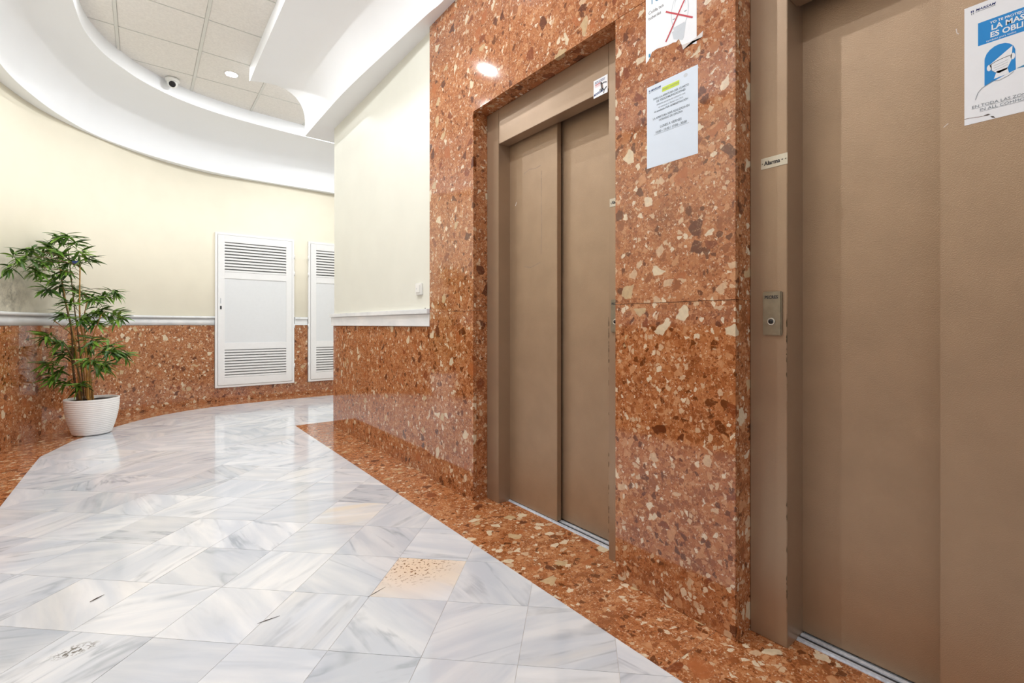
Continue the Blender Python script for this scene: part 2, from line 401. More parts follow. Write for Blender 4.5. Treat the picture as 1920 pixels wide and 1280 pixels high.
SPECIAL = {(5, 1): (1.0, 0.55, 0.3), (8, 3): (0.80, 0.0, 1.0), (7, 3): (0.98, 0.5, 0.2), (3, 5): (0.84, 0.0, 0.5), (3, 4): (0.97, 0.0, 1.0), (3, 1): (0.85, 0.05, 0.7),
           (6, 2): (0.86, 0.0, 0.8), (5, 2): (0.9, 0.0, 0.5), (4, 1): (0.9, 0.0, 0.8), (4, 2): (0.93, 0.15, 0.5), (3, 2): (1.0, 0.0, 0.3), (6, 1): (0.96, 0, 0.7), (5, 0): (0.93, 0, 0.6), (8, 7): (0.80, 0.1, 1.0), (9, 7): (0.84, 0.2, 0.7)}
umin, umax = min(p[0] for p in RUV), max(p[0] for p in RUV)
vmin, vmax = min(p[1] for p in RUV), max(p[1] for p in RUV)
fine, coarse = [], []
g = 0.0008 / 0.3
for iu in range(int(umin) - 1, int(umax) + 1):
    for iv in range(int(vmin) - 1, int(vmax) + 1):
        p = RUV
        for ax, val, less in ((0, iu + g, False), (0, iu + 1 - g, True), (1, iv + g, False), (1, iv + 1 - g, True)):
            p = clip(p, ax, val, less)
            if len(p) < 3: break
        if len(p) < 3 or abs(area(p)) < 0.004: continue
        q = [from_uv(*a) for a in p]
        r = [q[0]]
        for a in q[1:]:
            if (Vector(a) - Vector(r[-1])).length > 1e-4: r.append(a)
        if (Vector(r[0]) - Vector(r[-1])).length < 1e-4: r.pop()
        if len(r) < 3: continue
        cx = sum(a[0] for a in r) / len(r); cy = sum(a[1] for a in r) / len(r)
        (fine if (cy > 0.3 and cy + 0.9 * cx > 0.9) or (cy > 1.0) else coarse).append((iu, iv, r, cx, cy))
fine.sort(key=lambda a: a[4])
for iu, iv, r, cx, cy in fine[:296]:
    rnd = random.random()
    o = prism('floor_tile', r, -0.02, random.uniform(-0.0002, 0.0002), M['stained'] if (iu, iv) == (5, 1) else (M['scuffed'] if (iu, iv) in ((3, 4), (2, 4), (3, 5)) else M['marble']), floor)
    if (iu, iv) in SPECIAL: o.color = (*SPECIAL[(iu, iv)], 1)
    else: o.color = (random.choice((1.0, 1.0, 0.97, 0.94, 0.9, 0.86)), random.choice((0, 0, 0, 0.06, 0.14)), random.choice((0.15, 0.4, 0.7, 1.0)), 1)
vs, fs = [], []
for iu, iv, r, cx, cy in coarse + fine[296:]:
    k = len(vs); tri = tessellate_polygon([[Vector((a, b, 0)) for a, b in r]])
    vs += [(a, b, 0.0) for a, b in r]; n = len(r)
    fs += [tuple(k + i for i in t) for t in tri]
o = mesh_obj('far_floor_tiles', vs, fs, M['marble'], floor); o['kind'] = 'stuff'; o.color = (0.96, 0.1, 0.4, 1)
bm = bmesh.new(); bm.from_mesh(o.data)
for f in bm.faces:
    if f.normal.z < 0: f.normal_flip()
bm.to_mesh(o.data); bm.free()

# border slabs along the lift wall (they run into the lift doorways)
y = -4.0
while y < 5.215:
    y1 = min(y + 0.605, 5.22)
    if 5.22 - y1 < 0.05: y1 = 5.22
    prism('border_slab', [(1.2, y + 0.0006), (1.66, y + 0.0006), (1.66, y1 - 0.0006), (1.2, y1 - 0.0006)], -0.02, 0.0, M['breccia_floor'], floor)
    y = y1
for x0 in (1.66, 2.3, 2.9, 3.5):
    x1 = {1.66: 2.3, 2.3: 2.9, 2.9: 3.5, 3.5: 4.2}[x0]
    prism('border_slab', [(x0, 4.9), (x1, 4.9), (x1, 5.22), (x0, 5.22)], -0.02, 0.0, M['breccia_floor'], floor)
# border along the curved wall
inner = [Vector(p) for p in WF_L]
def nearest_on(line, p):
    best = None
    for a, b in zip(line, line[1:]):
        t = max(0, min(1, (p - a).dot(b - a) / (b - a).length_squared)); q = a + (b - a) * t
        if best is None or (q - p).length < best[0]: best = ((q - p).length, q)
    return best[1]
ws = resample([Vector((-0.97, -4))] + [p for p in wall_full if p.y > -3.9], 0.305)
inn = [nearest_on(inner, p) for p in ws]
inn[0] = Vector((-0.62, -4))
corner_pts = [Vector(p) for p in WF_L[1:-1]]
def along(p):   # arc position of a point lying on the inner line
    s = 0
    for a, b in zip(inner, inner[1:]):
        ab = b - a; t = (p - a).dot(ab) / ab.length_squared
        if -1e-6 <= t <= 1 + 1e-6 and (a + ab * t - p).length < 1e-4: return s + ab.length * t
        s += ab.length
    return s
for k in range(len(ws) - 1):
    a, b = ws[k], ws[k + 1]; ia, ib = inn[k], inn[k + 1]
    mid = sorted([c for c in corner_pts if along(ia) + 1e-4 < along(c) < along(ib) - 1e-4], key=along)
    poly = [tuple(a), tuple(ia)] + [tuple(c) for c in mid] + [tuple(ib), tuple(b)]
    if (ia - ib).length < 1e-3: poly = [tuple(a), tuple(ia), tuple(b)]
    prism('border_slab', poly, -0.02, 0.0, M['breccia_floor'], floor)

# ---- left / far curved wall
wl = root('wall_left', label='curved cream wall with red breccia wainscot behind the potted bamboo', category='wall', kind='structure')
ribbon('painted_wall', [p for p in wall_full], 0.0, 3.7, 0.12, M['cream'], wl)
HATCH = [(0.735, 1.71), (1.885, 2.85)]
ZW = 1.012
slab_pts = resample([p for p in wall_c if p.y < 7.47] , 0.302)
slab_pts = [p for p in slab_pts if p.x < 0.60]
slab_pts.append(Vector((0.7345, 7.4855)))
for a, b in zip(slab_pts, slab_pts[1:]):
    d = (b - a).normalized(); nrm = Vector((d.y, -d.x)); a2 = a + d * 0.0008; b2 = b - d * 0.0008
    q = [a2 - nrm * 0.012, a2 + nrm * 0.012, b2 + nrm * 0.012, b2 - nrm * 0.012]
    prism('wainscot_slab', [tuple(p) for p in q], 0.0, ZW, M['breccia'], wl)
YF = 7.5
def far_slab(x0, x1, z0, z1): box('wainscot_slab', x0 + 0.0008, x1 - 0.0008, YF - 0.022, YF, z0, z1, M['breccia'], wl)
far_slab(0.735, 1.22, 0, 0.178); far_slab(1.22, 1.71, 0, 0.178)
far_slab(1.71, 1.885, 0, ZW); far_slab(1.885, 2.37, 0, 0.178); far_slab(2.37, 2.85, 0, 0.178)
x = 2.85
while x < 4.1: far_slab(x, min(x + 0.302, 4.2), 0, ZW); x += 0.302

# ---- lift wall (right): painted block, breccia facing
wr = root('wall_right', label='lift wall faced in red breccia with an ivory painted end', category='wall', kind='structure')
# painted core in pieces round the two lift openings
box('painted_wall', XW, 1.66, 2.40, YB, 0, 3.7, M['ivory'], wr)
box('painted_wall', 1.66, XE, YB - 0.1, YB - 0.001, 0, 3.7, M['ivory'], wr)
box('core', 1.51, 1.90, -4, -0.34, 0, 3.7, M['grout'], wr)
box('core', 1.51, 1.90, 0.80, 1.25, 0, 3.7, M['grout'], wr)
box('core', 1.51, 1.90, -0.34, 2.40, 2.27, 3.7, M['grout'], wr)
box('core', 1.90, 1.95, -4, YB - 0.1, 0, 3.7, M['grout'], wr)
def xslab(y0, y1, z0, z1, x0=1.485, x1=1.507, nm='marble_slab'):
    return box(nm, x0, x1, y0 + 0.0007, y1 - 0.0007, z0 + 0.0007, z1 - 0.0007, M['breccia'], wr, bev=0.0007)
ye = YB
while ye > 2.9:
    y0 = ye - 0.3 if ye - 0.3 > 2.95 else 2.875
    xslab(y0, ye, 0, 1.008, 1.500, 1.512, 'wainscot_slab'); ye = y0
ZJ = 1.102; ZL = 2.25
DO1 = (1.274, 2.336); DO2 = (-0.286, 0.771)
xslab(DO1[1], 2.875, 0, ZJ)
prism('marble_slab', [(DO1[1] + 0.0007, ZJ), (2.874, ZJ), (2.874, 3.03), (1.991, 3.03), (1.991, ZL), (DO1[1] + 0.0007, ZL)], 1.485, 1.507, M['breccia'], wr, axis='x')
xslab(1.0, 1.99, ZL, 3.03); xslab(0.1, 1.0, ZL, 3.03); xslab(-0.9, 0.1, ZL, 3.03); xslab(-2.2, -0.9, ZL, 3.03)
xslab(DO2[1], DO1[0], 0, ZJ); xslab(DO2[1], DO1[0], ZJ, ZL)
for a, b in ((-1.1, DO2[0]), (-1.9, -1.1), (-2.7, -1.9), (-4, -2.7)):
    xslab(a, b, 0, ZJ); xslab(a, b, ZJ, ZL)
# reveals (2 cm slabs lining the doorways)
for y0, y1 in (DO1, DO2):
    for z0, z1 in ((0, ZJ), (ZJ, ZL)):
        box('reveal_slab', 1.5075, 1.582, y1, y1 + 0.02, z0 + 0.0007, z1, M['breccia'], wr)
        box('reveal_slab', 1.5075, 1.582, y0 - 0.02, y0, z0 + 0.0007, z1, M['breccia'], wr)
    box('reveal_slab', 1.5075, 1.582, y0, y1, ZL, ZL + 0.02, M['breccia'], wr)

# ---- hall ends
we = root('wall_back', label='cream painted end wall of the side hall', category='wall', kind='structure')
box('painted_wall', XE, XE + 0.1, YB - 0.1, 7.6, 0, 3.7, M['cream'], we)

# ---- marble dado rails
t1 = root('trim_1', label='white marble dado rail along the curved wall', category='dado rail', kind='structure')
rc = [p for p in wall_c if p.x < 0.70] + [Vector((0.736, 7.486))]
ribbon('rail_face', offset_curve(rc, 0.022), 1.013, 1.098, 0.02, M['rail'], t1)
ribbon('rail_cap', offset_curve(rc, 0.042), 1.099, 1.128, 0.04, M['rail'], t1)
box('rail_face', 1.712, 1.883, YF - 0.03, YF, 1.013, 1.098, M['rail'], t1)
box('rail_cap', 1.712, 1.883, YF - 0.05, YF, 1.099, 1.128, M['rail'], t1)
box('rail_face', 2.86, XE, YF - 0.03, YF, 1.013, 1.098, M['rail'], t1)
t2 = root('trim_2', label='white marble dado rail on the ivory block left of the lifts', category='dado rail', kind='structure')
box('rail_face', 1.482, 1.512, 2.877, YB + 0.012, 1.009, 1.092, M['rail'], t2, bev=0.002)
box('rail_cap', 1.466, 1.512, 2.877, YB + 0.03, 1.093, 1.126, M['rail'], t2, bev=0.003)
for o in list(t1.children) + list(t2.children): o.color = (1.0, 0.0, 0.15, 1)

# ------------------------------------------------------------------ ceiling
PROF = [(0, 3.0), (0, 3.1), (0.0, 3.17), (0.012, 3.225), (0.04, 3.28), (0.09, 3.335), (0.17, 3.39), (0.27, 3.43), (0.38, 3.46), (0.52, 3.48), (0.68, 3.487), (0.85, 3.484), (1, 3.475), (1, CEIL + 0.01)]
BL = [(-0.855, -4), (-0.855, 2), (-0.855, 4), (-0.855, 4.7), (-0.85, 5.1), (-0.82, 5.5), (-0.74, 5.88), (-0.60, 6.30), (-0.34, 6.76), (0.14, 7.15), (0.72, 7.38), (1.35, 7.43), (2.2, 7.41), (4.2, 7.41)]
LL = [(-0.41, -4), (-0.41, 2), (-0.41, 4), (-0.41, 4.7), (-0.405, 5.06), (-0.375, 5.42), (-0.28, 5.75), (-0.15, 5.98), (0.02, 6.2), (0.30, 6.42), (0.68, 6.57), (1.2, 6.65), (2.0, 6.68), (4.2, 6.68)]
def cove(name, B, L_, m, back=None, parent=None):
    Bc, Lc = catmull(B, 8), catmull(L_, 8); n = len(Bc); k = len(PROF)
    vs = []
    for b, l in zip(Bc, Lc):
        for s, z in PROF: vs.append((b[0] + (l[0] - b[0]) * s, b[1] + (l[1] - b[1]) * s, z))
    fs = [(i * k + j, i * k + j + 1, (i + 1) * k + j + 1, (i + 1) * k + j) for i in range(n - 1) for j in range(k - 1)]
    o = mesh_obj(name, vs, fs, m, parent, True)
    # sharp lower lip
    return o, Bc, Lc
ceil = root('ceiling', label='suspended tile ceiling framed by white plaster coves', category='ceiling', kind='structure')
o, Bc, Lc = cove('left_cove', BL, LL, M['white'], parent=ceil)
me = o.data; k = len(PROF)
for e in me.edges:
    a, b = e.vertices
    if a % k == b % k and a % k in (12,): e.use_edge_sharp = True
# ledge between the cove foot and the wall
Wl = [nearest_on(wall_full, Vector(b)) for b in Bc]
vs = [(b[0], b[1], 3.0) for b in Bc] + [(q.x + (q.x - b[0]) * 0.3, q.y + (q.y - b[1]) * 0.3, 3.0) for b, q in zip(Bc, Wl)]
n = len(Bc)
mesh_obj('left_ledge', vs, [(i, i + 1, n + i + 1, n + i) for i in range(n - 1)], M['white'], ceil)
BR = [(1.445, -4), (1.445, 0), (1.44, 2.0), (1.43, 2.58), (1.412, 2.78), (1.378, 3.33), (1.345, 3.9), (1.33, 4.4), (1.328, 5.365)]
LR = [(0.84, -4), (0.84, 0), (0.84, 2.0), (0.84, 2.6), (0.84, 2.9), (0.84, 3.4), (0.84, 3.95), (0.84, 4.5), (0.84, 5.50)]
o, Br, Lr = cove('right_cove', BR, LR, M['white'], parent=ceil)
for e in o.data.edges:
    a, b = e.vertices
    if a % k == b % k and a % k == 12: e.use_edge_sharp = True
vs = [(b[0], b[1], 3.0) for b in Br] + [(1.66, b[1], 3.0) for b in Br]; n = len(Br)
mesh_obj('right_ledge', vs, [(i, i + 1, n + i + 1, n + i) for i in range(n - 1)], M['white'], ceil)
box('right_ledge', 1.66, XE, YB - 0.02, 5.365, 3.0, 3.02, M['white'], ceil)
# closing face of the right cove seen from the side hall
vs = []; 
for s, z in PROF: vs.append((1.328 + (0.84 - 1.328) * s, 5.365 + (5.50 - 5.365) * s, z))
vs += [(1.328, 5.365, CEIL + 0.01)]
c0 = len(vs) - 1
mesh_obj('cove_end', vs, [(c0, i + 1, i) for i in range(2, len(PROF) - 1)] , M['white'], ceil)
mesh_obj('cove_end', [(1.328, 5.366, 3.001), (XE, 5.366, 3.001), (XE, 5.366, 3.64), (1.328, 5.366, 3.64)], [(0, 3, 2, 1)], M['white'], ceil)
box('ceiling_void', -1.0, XE, -4.1, 7.6, CEIL + 0.03, CEIL + 0.06, M['white'], ceil)
# grid and tiles
GX = [-0.78 + 0.603 * i for i in range(0, 5)]; GY = [4.885 - 0.6 * 14 + 0.6 * i for i in range(0, 19)]
for gx in GX:
    box('grid_bar', gx - 0.012, gx + 0.012, -4.0, 7.2, CEIL - 0.001, CEIL + 0.012, M['tbar'], ceil)
for gy in GY:
    box('grid_bar', -0.9, 2.4, gy - 0.0045, gy + 0.0045, CEIL + 0.0005, CEIL + 0.012, M['tbar'], ceil)
for i in range(len(GX) - 1):
    for j in range(len(GY) - 1):
        if GY[j] < 1.8: continue
        if i == 3 and GY[j] < 5.2: continue
        box('ceiling_tile', GX[i] + 0.0135, GX[i + 1] - 0.0135, GY[j] + 0.007, GY[j + 1] - 0.007, CEIL + 0.004, CEIL + 0.018, M['panel'], ceil)
mesh_obj('ceiling_boards', [(-0.9, -4, CEIL + 0.006), (0.98, -4, CEIL + 0.006), (0.98, GY[9] if False else 2.0, CEIL + 0.006), (-0.9, 2.0, CEIL + 0.006)], [(0, 3, 2, 1)], M['panel'], ceil)
mesh_obj('ceiling_boards', [(1.6, 5.3, CEIL + 0.006), (XE, 5.3, CEIL + 0.006), (XE, 7.2, CEIL + 0.006), (1.6, 7.2, CEIL + 0.006)], [(0, 3, 2, 1)], M['panel'], ceil)

# ------------------------------------------------------------------ lifts
def lift(name, y0, y1, front_high, label):
    """door opening between y0 and y1 in the marble; front leaf on the high-Y side or the low-Y side"""
    r = root(name, label=label, category='lift door', kind='structure')
    F, D = 1.58, 1.646; j = 0.119; zt = 2.050
    a, b = y0 + j, y1 - j
    box('jamb', F, 1.74, b + 0.0006, y1 - 0.001, 0.0, ZL - 0.001, M['bronze'], r, bev=0.0015)
    box('jamb', F, 1.74, y0 + 0.001, a - 0.0006, 0.0, ZL - 0.001, M['bronze'], r, bev=0.0015)
    box('header', F, D, a, b, zt, ZL - 0.001, M['bronze'], r, bev=0.0015)
    box('header_track', D, 1.672, a, b, zt + 0.012, zt + 0.06, M['bronze'], r)
    box('header_track', 1.674, 1.74, a, b, zt + 0.03, zt + 0.08, M['dark'], r)
    mid = (a + b) / 2
    if front_high:   # front leaf at the high Y side
        box('door_leaf', 1.660, 1.688, mid + 0.006 - 0.0, b + 0.02, 0.008, zt + 0.045, M['bronze_leaf'], r, bev=0.0015)
        box('door_leaf', 1.700, 1.728, a - 0.02, mid + 0.05, 0.008, zt + 0.045, M['bronze_leaf'], r, bev=0.0015)
    else:
        box('door_leaf', 1.655, 1.688, a - 0.02, mid + 0.054, 0.008, zt + 0.045, M['bronze_leaf'], r, bev=0.0015)
        box('door_leaf', 1.698, 1.726, mid - 0.03, b + 0.02, 0.008, zt + 0.045, M['bronze_leaf'], r, bev=0.0015)
    # sill
    s = box('sill', 1.645, 1.75, a - 0.0, b + 0.0, -0.01, 0.002, M['alu'], r)
    box('sill_groove', 1.664, 1.676, a, b, 0.002, 0.0026, M['alu_dark'], s)
    box('sill_groove', 1.694, 1.699, a, b, 0.002, 0.0026, M['alu_dark'], s)
    box('sill_edge', 1.652, 1.661, a, b, 0.002, 0.006, M['alu'], s)
    box('sill_edge', 1.677, 1.692, a, b, 0.002, 0.006, M['alu'], s)
    box('shaft_back', 1.78, 1.80, y0 - 0.01, y1 + 0.01, 0, 2.3, M['dark'], r)
    return r
lift1 = lift('door_1', *DO1, True, 'brown enamelled sliding lift door beside the ivory wall')
lift2 = lift('door_2', *DO2, False, 'brown enamelled sliding lift door at the right edge')

# ------------------------------------------------------------------ text and flat print on a wall facing -X
WM = Matrix(((0, 0, -1), (-1, 0, 0), (0, 1, 0)))     # columns: right = -Y, up = +Z, out = -X
def text(body, size, X, Yl, z, m, parent, align='LEFT', name='lettering', sx=1.0, bold=0.0, shear=0.0, rotv=0.0):
    c = bpy.data.curves.new(name, 'FONT'); c.body = body; c.size = size; c.align_x = align; c.offset = bold; c.shear = shear
    c.resolution_u = 3
    t = bpy.data.objects.new(name + '_curve', c); COL.objects.link(t)
    dg = bpy.context.evaluated_depsgraph_get(); dg.update()
    me = bpy.data.meshes.new_from_object(t.evaluated_get(dg)); bpy.data.objects.remove(t); bpy.data.curves.remove(c)
    me.materials.clear(); me.materials.append(m)
    mw = WM.to_4x4(); mw.translation = Vector((X, Yl, z))
    me.transform(mw @ Matrix.Rotation(rotv, 4, 'Z') @ Matrix.Diagonal((sx, 1, 1, 1)))
    me.name = name
    return link(bpy.data.objects.new(name, me), parent)
def patch(name, pts, X, Yl, zt, m, parent, th=0.0002):
    """outline in (right, down) metres from the top-left corner (Yl, zt), its face at X"""
    return prism(name, [(Yl - u, zt - v) for u, v in pts], X, X + th, m, parent, axis='x')
def rect(u0, v0, u1, v1): return [(u0, v0), (u1, v0), (u1, v1), (u0, v1)]
def stroke(p, q, w_):
    p, q = Vector(p), Vector(q); d = (q - p).normalized(); n_ = Vector((-d.y, d.x)) * w_ / 2
    return [tuple(p + n_), tuple(q + n_), tuple(q - n_), tuple(p - n_)]
def ell(cx_, cy_, rx, ry, n_=22, a0=0, a1=360):
    return [(cx_ + rx * math.cos(math.radians(a0 + (a1 - a0) * i / n_)), cy_ + ry * math.sin(math.radians(a0 + (a1 - a0) * i / n_))) for i in range(n_ if a1 - a0 >= 360 else n_ + 1)]
def logo(X, Yl, zt, s, parent):
    for u0 in (0, 0.55):
        patch('emblem', rect(s * u0, 0, s * (u0 + 0.35), s * 0.8), X, Yl, zt, M['ink_navy'], parent)
        patch('emblem', rect(s * u0 + 0.1 * s, s * 1.0, s * (u0 + 0.35), s * 1.7), X, Yl, zt, M['ink_grey'], parent)
    text('MARSAM', s * 1.35, X, Yl - s * 1.4, zt - s * 0.85, M['ink_navy'], parent, bold=s * 0.03, shear=0.25, sx=1.1)
    patch('emblem', rect(s * 1.4, s * 1.15, s * 7.4, s * 1.3), X, Yl, zt, M['ink_grey'], parent)

# torn toilet notice, upper
p1 = root('torn_notice', label='torn white notice with crossed-out toilet, stuck above the other sheet on the breccia pillar', category='poster')
Y1, Z1 = 1.123, 2.292; XA = 1.4845
lowz = [(0.0, Z1 - 2.010), (0.012, Z1 - 2.017), (0.028, Z1 - 2.042), (0.05, Z1 - 2.045), (0.075, Z1 - 2.040), (0.1, Z1 - 2.036), (0.12, Z1 - 2.036), (0.132, Z1 - 2.032), (0.142, Z1 - 2.040), (0.148, Z1 - 2.026), (0.156, Z1 - 2.008), (0.170, Z1 - 2.005), (0.19, Z1 - 1.998), (0.213, Z1 - 1.99)]
patch('sheet', [(0, 0), (0.213, 0)] + lowz[::-1], XA, Y1, Z1, M['paper'], p1, 0.0006)
patch('tape', [(0.155, Z1 - 2.010), (0.235, Z1 - 2.002), (0.238, Z1 - 2.022), (0.16, Z1 - 1.992)][::-1], XA - 0.0004, Y1, Z1, M['tape'], p1)
text('TU WC', 0.04, XA - 0.0003, Y1 - 0.016, 2.222, M['ink_teal'], p1)
text('Cuida tus', 0.0175, XA - 0.0003, Y1 - 0.012, 2.188, M['ink'], p1)
text('tuberías', 0.0175, XA - 0.0003, Y1 - 0.012, 2.167, M['ink'], p1)
tz = Z1
patch('toilet', ell(0.147, tz - 2.135, 0.036, 0.068), XA - 0.0002, Y1, Z1, M['ink_light'], p1)
patch('toilet', ell(0.147, tz - 2.135, 0.033, 0.064), XA - 0.0003, Y1, Z1, M['paper'], p1)
patch('toilet', ell(0.148, tz - 2.165, 0.023, 0.034), XA - 0.0004, Y1, Z1, M['ink_light'], p1)
patch('toilet', ell(0.147, tz - 2.158, 0.021, 0.032), XA - 0.0005, Y1, Z1, M['paper'], p1)
patch('toilet', ell(0.143, tz - 2.088, 0.023, 0.022, 14, 0, 180), XA - 0.0005, Y1, Z1, M['ink_light'], p1)
patch('toilet', [(0.115, tz - 2.075), (0.172, tz - 2.085), (0.163, tz - 2.035), (0.158, tz - 2.028), (0.122, tz - 2.046)], XA - 0.00035, Y1, Z1, M['ink_light'], p1)
for q in (((0.118, tz - 2.118), (0.127, tz - 2.118)), ((0.166, tz - 2.124), (0.175, tz - 2.124))): patch('toilet', stroke(*q, 0.003), XA - 0.0006, Y1, Z1, M['ink_grey'], p1)
patch('red_cross', stroke((0.089, tz - 2.162), (0.198, tz - 2.087), 0.0055), XA - 0.0008, Y1, Z1, M['ink_red'], p1)
patch('red_cross', stroke((0.089, tz - 2.052), (0.205, tz - 2.222), 0.0055), XA - 0.0010, Y1, Z1, M['ink_red'], p1)
patch('logo', rect(0.013, tz - 2.04, 0.021, tz - 2.028), XA - 0.0003, Y1, Z1, M['ink_teal'], p1)

# service notice, lower sheet
p2 = root('service_notice', label='pale blue typed notice with yellow highlighted heading, lower sheet on the breccia pillar', category='poster')
Y2, Z2 = 1.118, 1.916
patch('sheet', rect(0, 0, 0.213, 0.306), XA, Y2, Z2, M['paper_blue'], p2, 0.0006)
XB = XA - 0.0003
logo(XB, Y2 - 0.009, Z2 - 0.014, 0.0072, p2)
patch('highlight', rect(0.068, 0.024, 0.140, 0.041), XB, Y2, Z2, M['ink_yellow'], p2)
text('AVISO / NOTICE', 0.0095, XB - 0.0003, Y2 - 0.104, Z2 - 0.036, M['ink_grey'], p2, 'CENTER')
patch('emblem', ell(0.165, 0.018, 0.008, 0.007, 12), XB, Y2, Z2, M['ink_light'], p2)
LN = [('PARA LA APERTURA DEL CUARTO', 0.058, .0105, 1), ('DE TELECOMUNICACIONES', 0.070, .0105, 1), ('deberán ponerse en contacto con', 0.082, .0095, 0), ('el conserje o llamar con 24 h', 0.094, .0095, 0), ('de antelación POR ADMINISTRACIÓN', 0.106, .0095, 1),
      ('LA APERTURA SERÁ REALIZADA EN', 0.131, .0105, 1), ('HORARIO DE OFICINA', 0.143, .0105, 1), ('LUNES A VIERNES', 0.169, .0125, 1), ('10:00 - 13:30 / 17:00 - 20:00', 0.185, .0125, 1)]
for s, v, sz, bd in LN:
    text(s, sz, XB - 0.0001, Y2 - 0.104, Z2 - v, M['ink_grey'], p2, 'CENTER', bold=0.00025 * bd, sx=0.92)
patch('underline', rect(0.032, 0.188, 0.178, 0.1888), XB, Y2, Z2, M['ink_grey'], p2)

# mask poster on the second lift's front leaf
p3 = root('mask_poster', label='white poster with blue masked woman on the right lift door', category='poster')
Y3, Z3 = 0.2475, 1.838; XC = 1.6543
edge = [(0.0, 0.0), (0.21, 0.0), (0.21, 0.302), (0.0, 0.302)]
patch('sheet', edge, XC, Y3, Z3, M['paper'], p3, 0.0006)
XD = XC - 0.0003
logo(XD, Y3 - 0.0125, Z3 - 0.012, 0.0062, p3)
patch('blue_banner', rect(0.026, 0.050, 0.19, 0.108), XD, Y3, Z3, M['ink_blue'], p3)
text('YO TE PROTEJO, TÚ ME PROTEGES', 0.0085, XD - 0.0003, Y3 - 0.048, Z3 - 0.0625, M['paper'], p3, bold=0.0002)
text('LA MASCARILLA', 0.0185, XD - 0.0003, Y3 - 0.050, Z3 - 0.079, M['paper'], p3, bold=0.0005, sx=0.95)
text('ES OBLIGATORIA', 0.0185, XD - 0.0003, Y3 - 0.048, Z3 - 0.0965, M['paper'], p3, bold=0.0005, sx=0.95)
text('también para todos', 0.0068, XD - 0.0003, Y3 - 0.041, Z3 - 0.1050, M['paper'], p3)
hair = [(0.038, 0.215), (0.038, 0.15)] + [(0.0655 + 0.0275 * math.cos(math.radians(a)), 0.150 - 0.030 * math.sin(math.radians(a))) for a in range(170, -10, -20)] + [(0.0935, 0.195), (0.075, 0.2), (0.055, 0.208)]
patch('hair', hair, XD, Y3, Z3, M['ink_blue'], p3)
patch('face', [(0.047, 0.165), (0.088, 0.134), (0.086, 0.168), (0.078, 0.188), (0.064, 0.192), (0.052, 0.182)], XD - 0.0002, Y3, Z3, M['paper'], p3)
patch('face', ell(0.0465, 0.172, 0.0042, 0.008, 12), XD - 0.0002, Y3, Z3, M['paper'], p3)
patch('face', ell(0.0885, 0.160, 0.0040, 0.008, 12), XD - 0.0002, Y3, Z3, M['paper'], p3)
patch('neck', [(0.055, 0.203), (0.060, 0.186), (0.079, 0.184), (0.082, 0.199)], XD - 0.0002, Y3, Z3, M['paper'], p3)
def curve_stroke(nm, pts, w_, X, Yl, zt, m, par):
    for a_, b_ in zip(pts, pts[1:]): patch(nm, stroke(a_, b_, w_), X, Yl, zt, m, par)
curve_stroke('outline', [(0.0475, 0.166), (0.058, 0.161), (0.070, 0.158), (0.084, 0.156)], 0.0012, XD - 0.0004, Y3, Z3, M['ink'], p3)
curve_stroke('outline', [(0.0505, 0.166), (0.051, 0.18), (0.058, 0.188)], 0.0008, XD - 0.0004, Y3, Z3, M['ink_grey'], p3)
for v in (0.168, 0.174, 0.180): curve_stroke('outline', [(0.055, v + 0.002), (0.068, v), (0.080, v - 0.003)], 0.0005, XD - 0.0004, Y3, Z3, M['ink_grey'], p3)
curve_stroke('outline', [(0.021, 0.243), (0.026, 0.226), (0.034, 0.217), (0.052, 0.208)], 0.0010, XD - 0.0004, Y3, Z3, M['ink_grey'], p3)
curve_stroke('outline', [(0.050, 0.206), (0.064, 0.210), (0.082, 0.204), (0.09, 0.198)], 0.0008, XD - 0.0004, Y3, Z3, M['ink_grey'], p3)
patch('hair', [(0.094, 0.193), (0.12, 0.186), (0.15, 0.2), (0.12, 0.196)], XD, Y3, Z3, M['ink_teal'], p3)
text('EN TODA LAS ZONAS COMUNES', 0.0100, XD - 0.0002, Y3 - 0.014, Z3 - 0.2635, M['ink_grey'], p3, sx=1.12)
text('IN ALL COMMON AREAS', 0.0100, XD - 0.0002, Y3 - 0.029, Z3 - 0.2745, M['ink_grey'], p3, sx=1.12)
patch('underline', rect(0.014, 0.2645, 0.19, 0.2651), XD, Y3, Z3, M['ink_grey'], p3)
patch('underline', rect(0.029, 0.2757, 0.17, 0.2763), XD, Y3, Z3, M['ink_grey'], p3)
curve_stroke('tear', [(0.0, 0.2853), (0.012, 0.2860), (0.028, 0.2885), (0.038, 0.2893), (0.046, 0.288)], 0.0012, XD, Y3, Z3, M['ink_skin'], p3)
patch('tear', [(0.036, 0.288), (0.045, 0.2862), (0.049, 0.289), (0.043, 0.2905)], XD - 0.0001, Y3, Z3, M['soot'], p3)
patch('tear', [(0.0485, 0.2935), (0.054, 0.295), (0.058, 0.301), (0.0515, 0.298)], XD - 0.0001, Y3, Z3, M['soot'], p3)

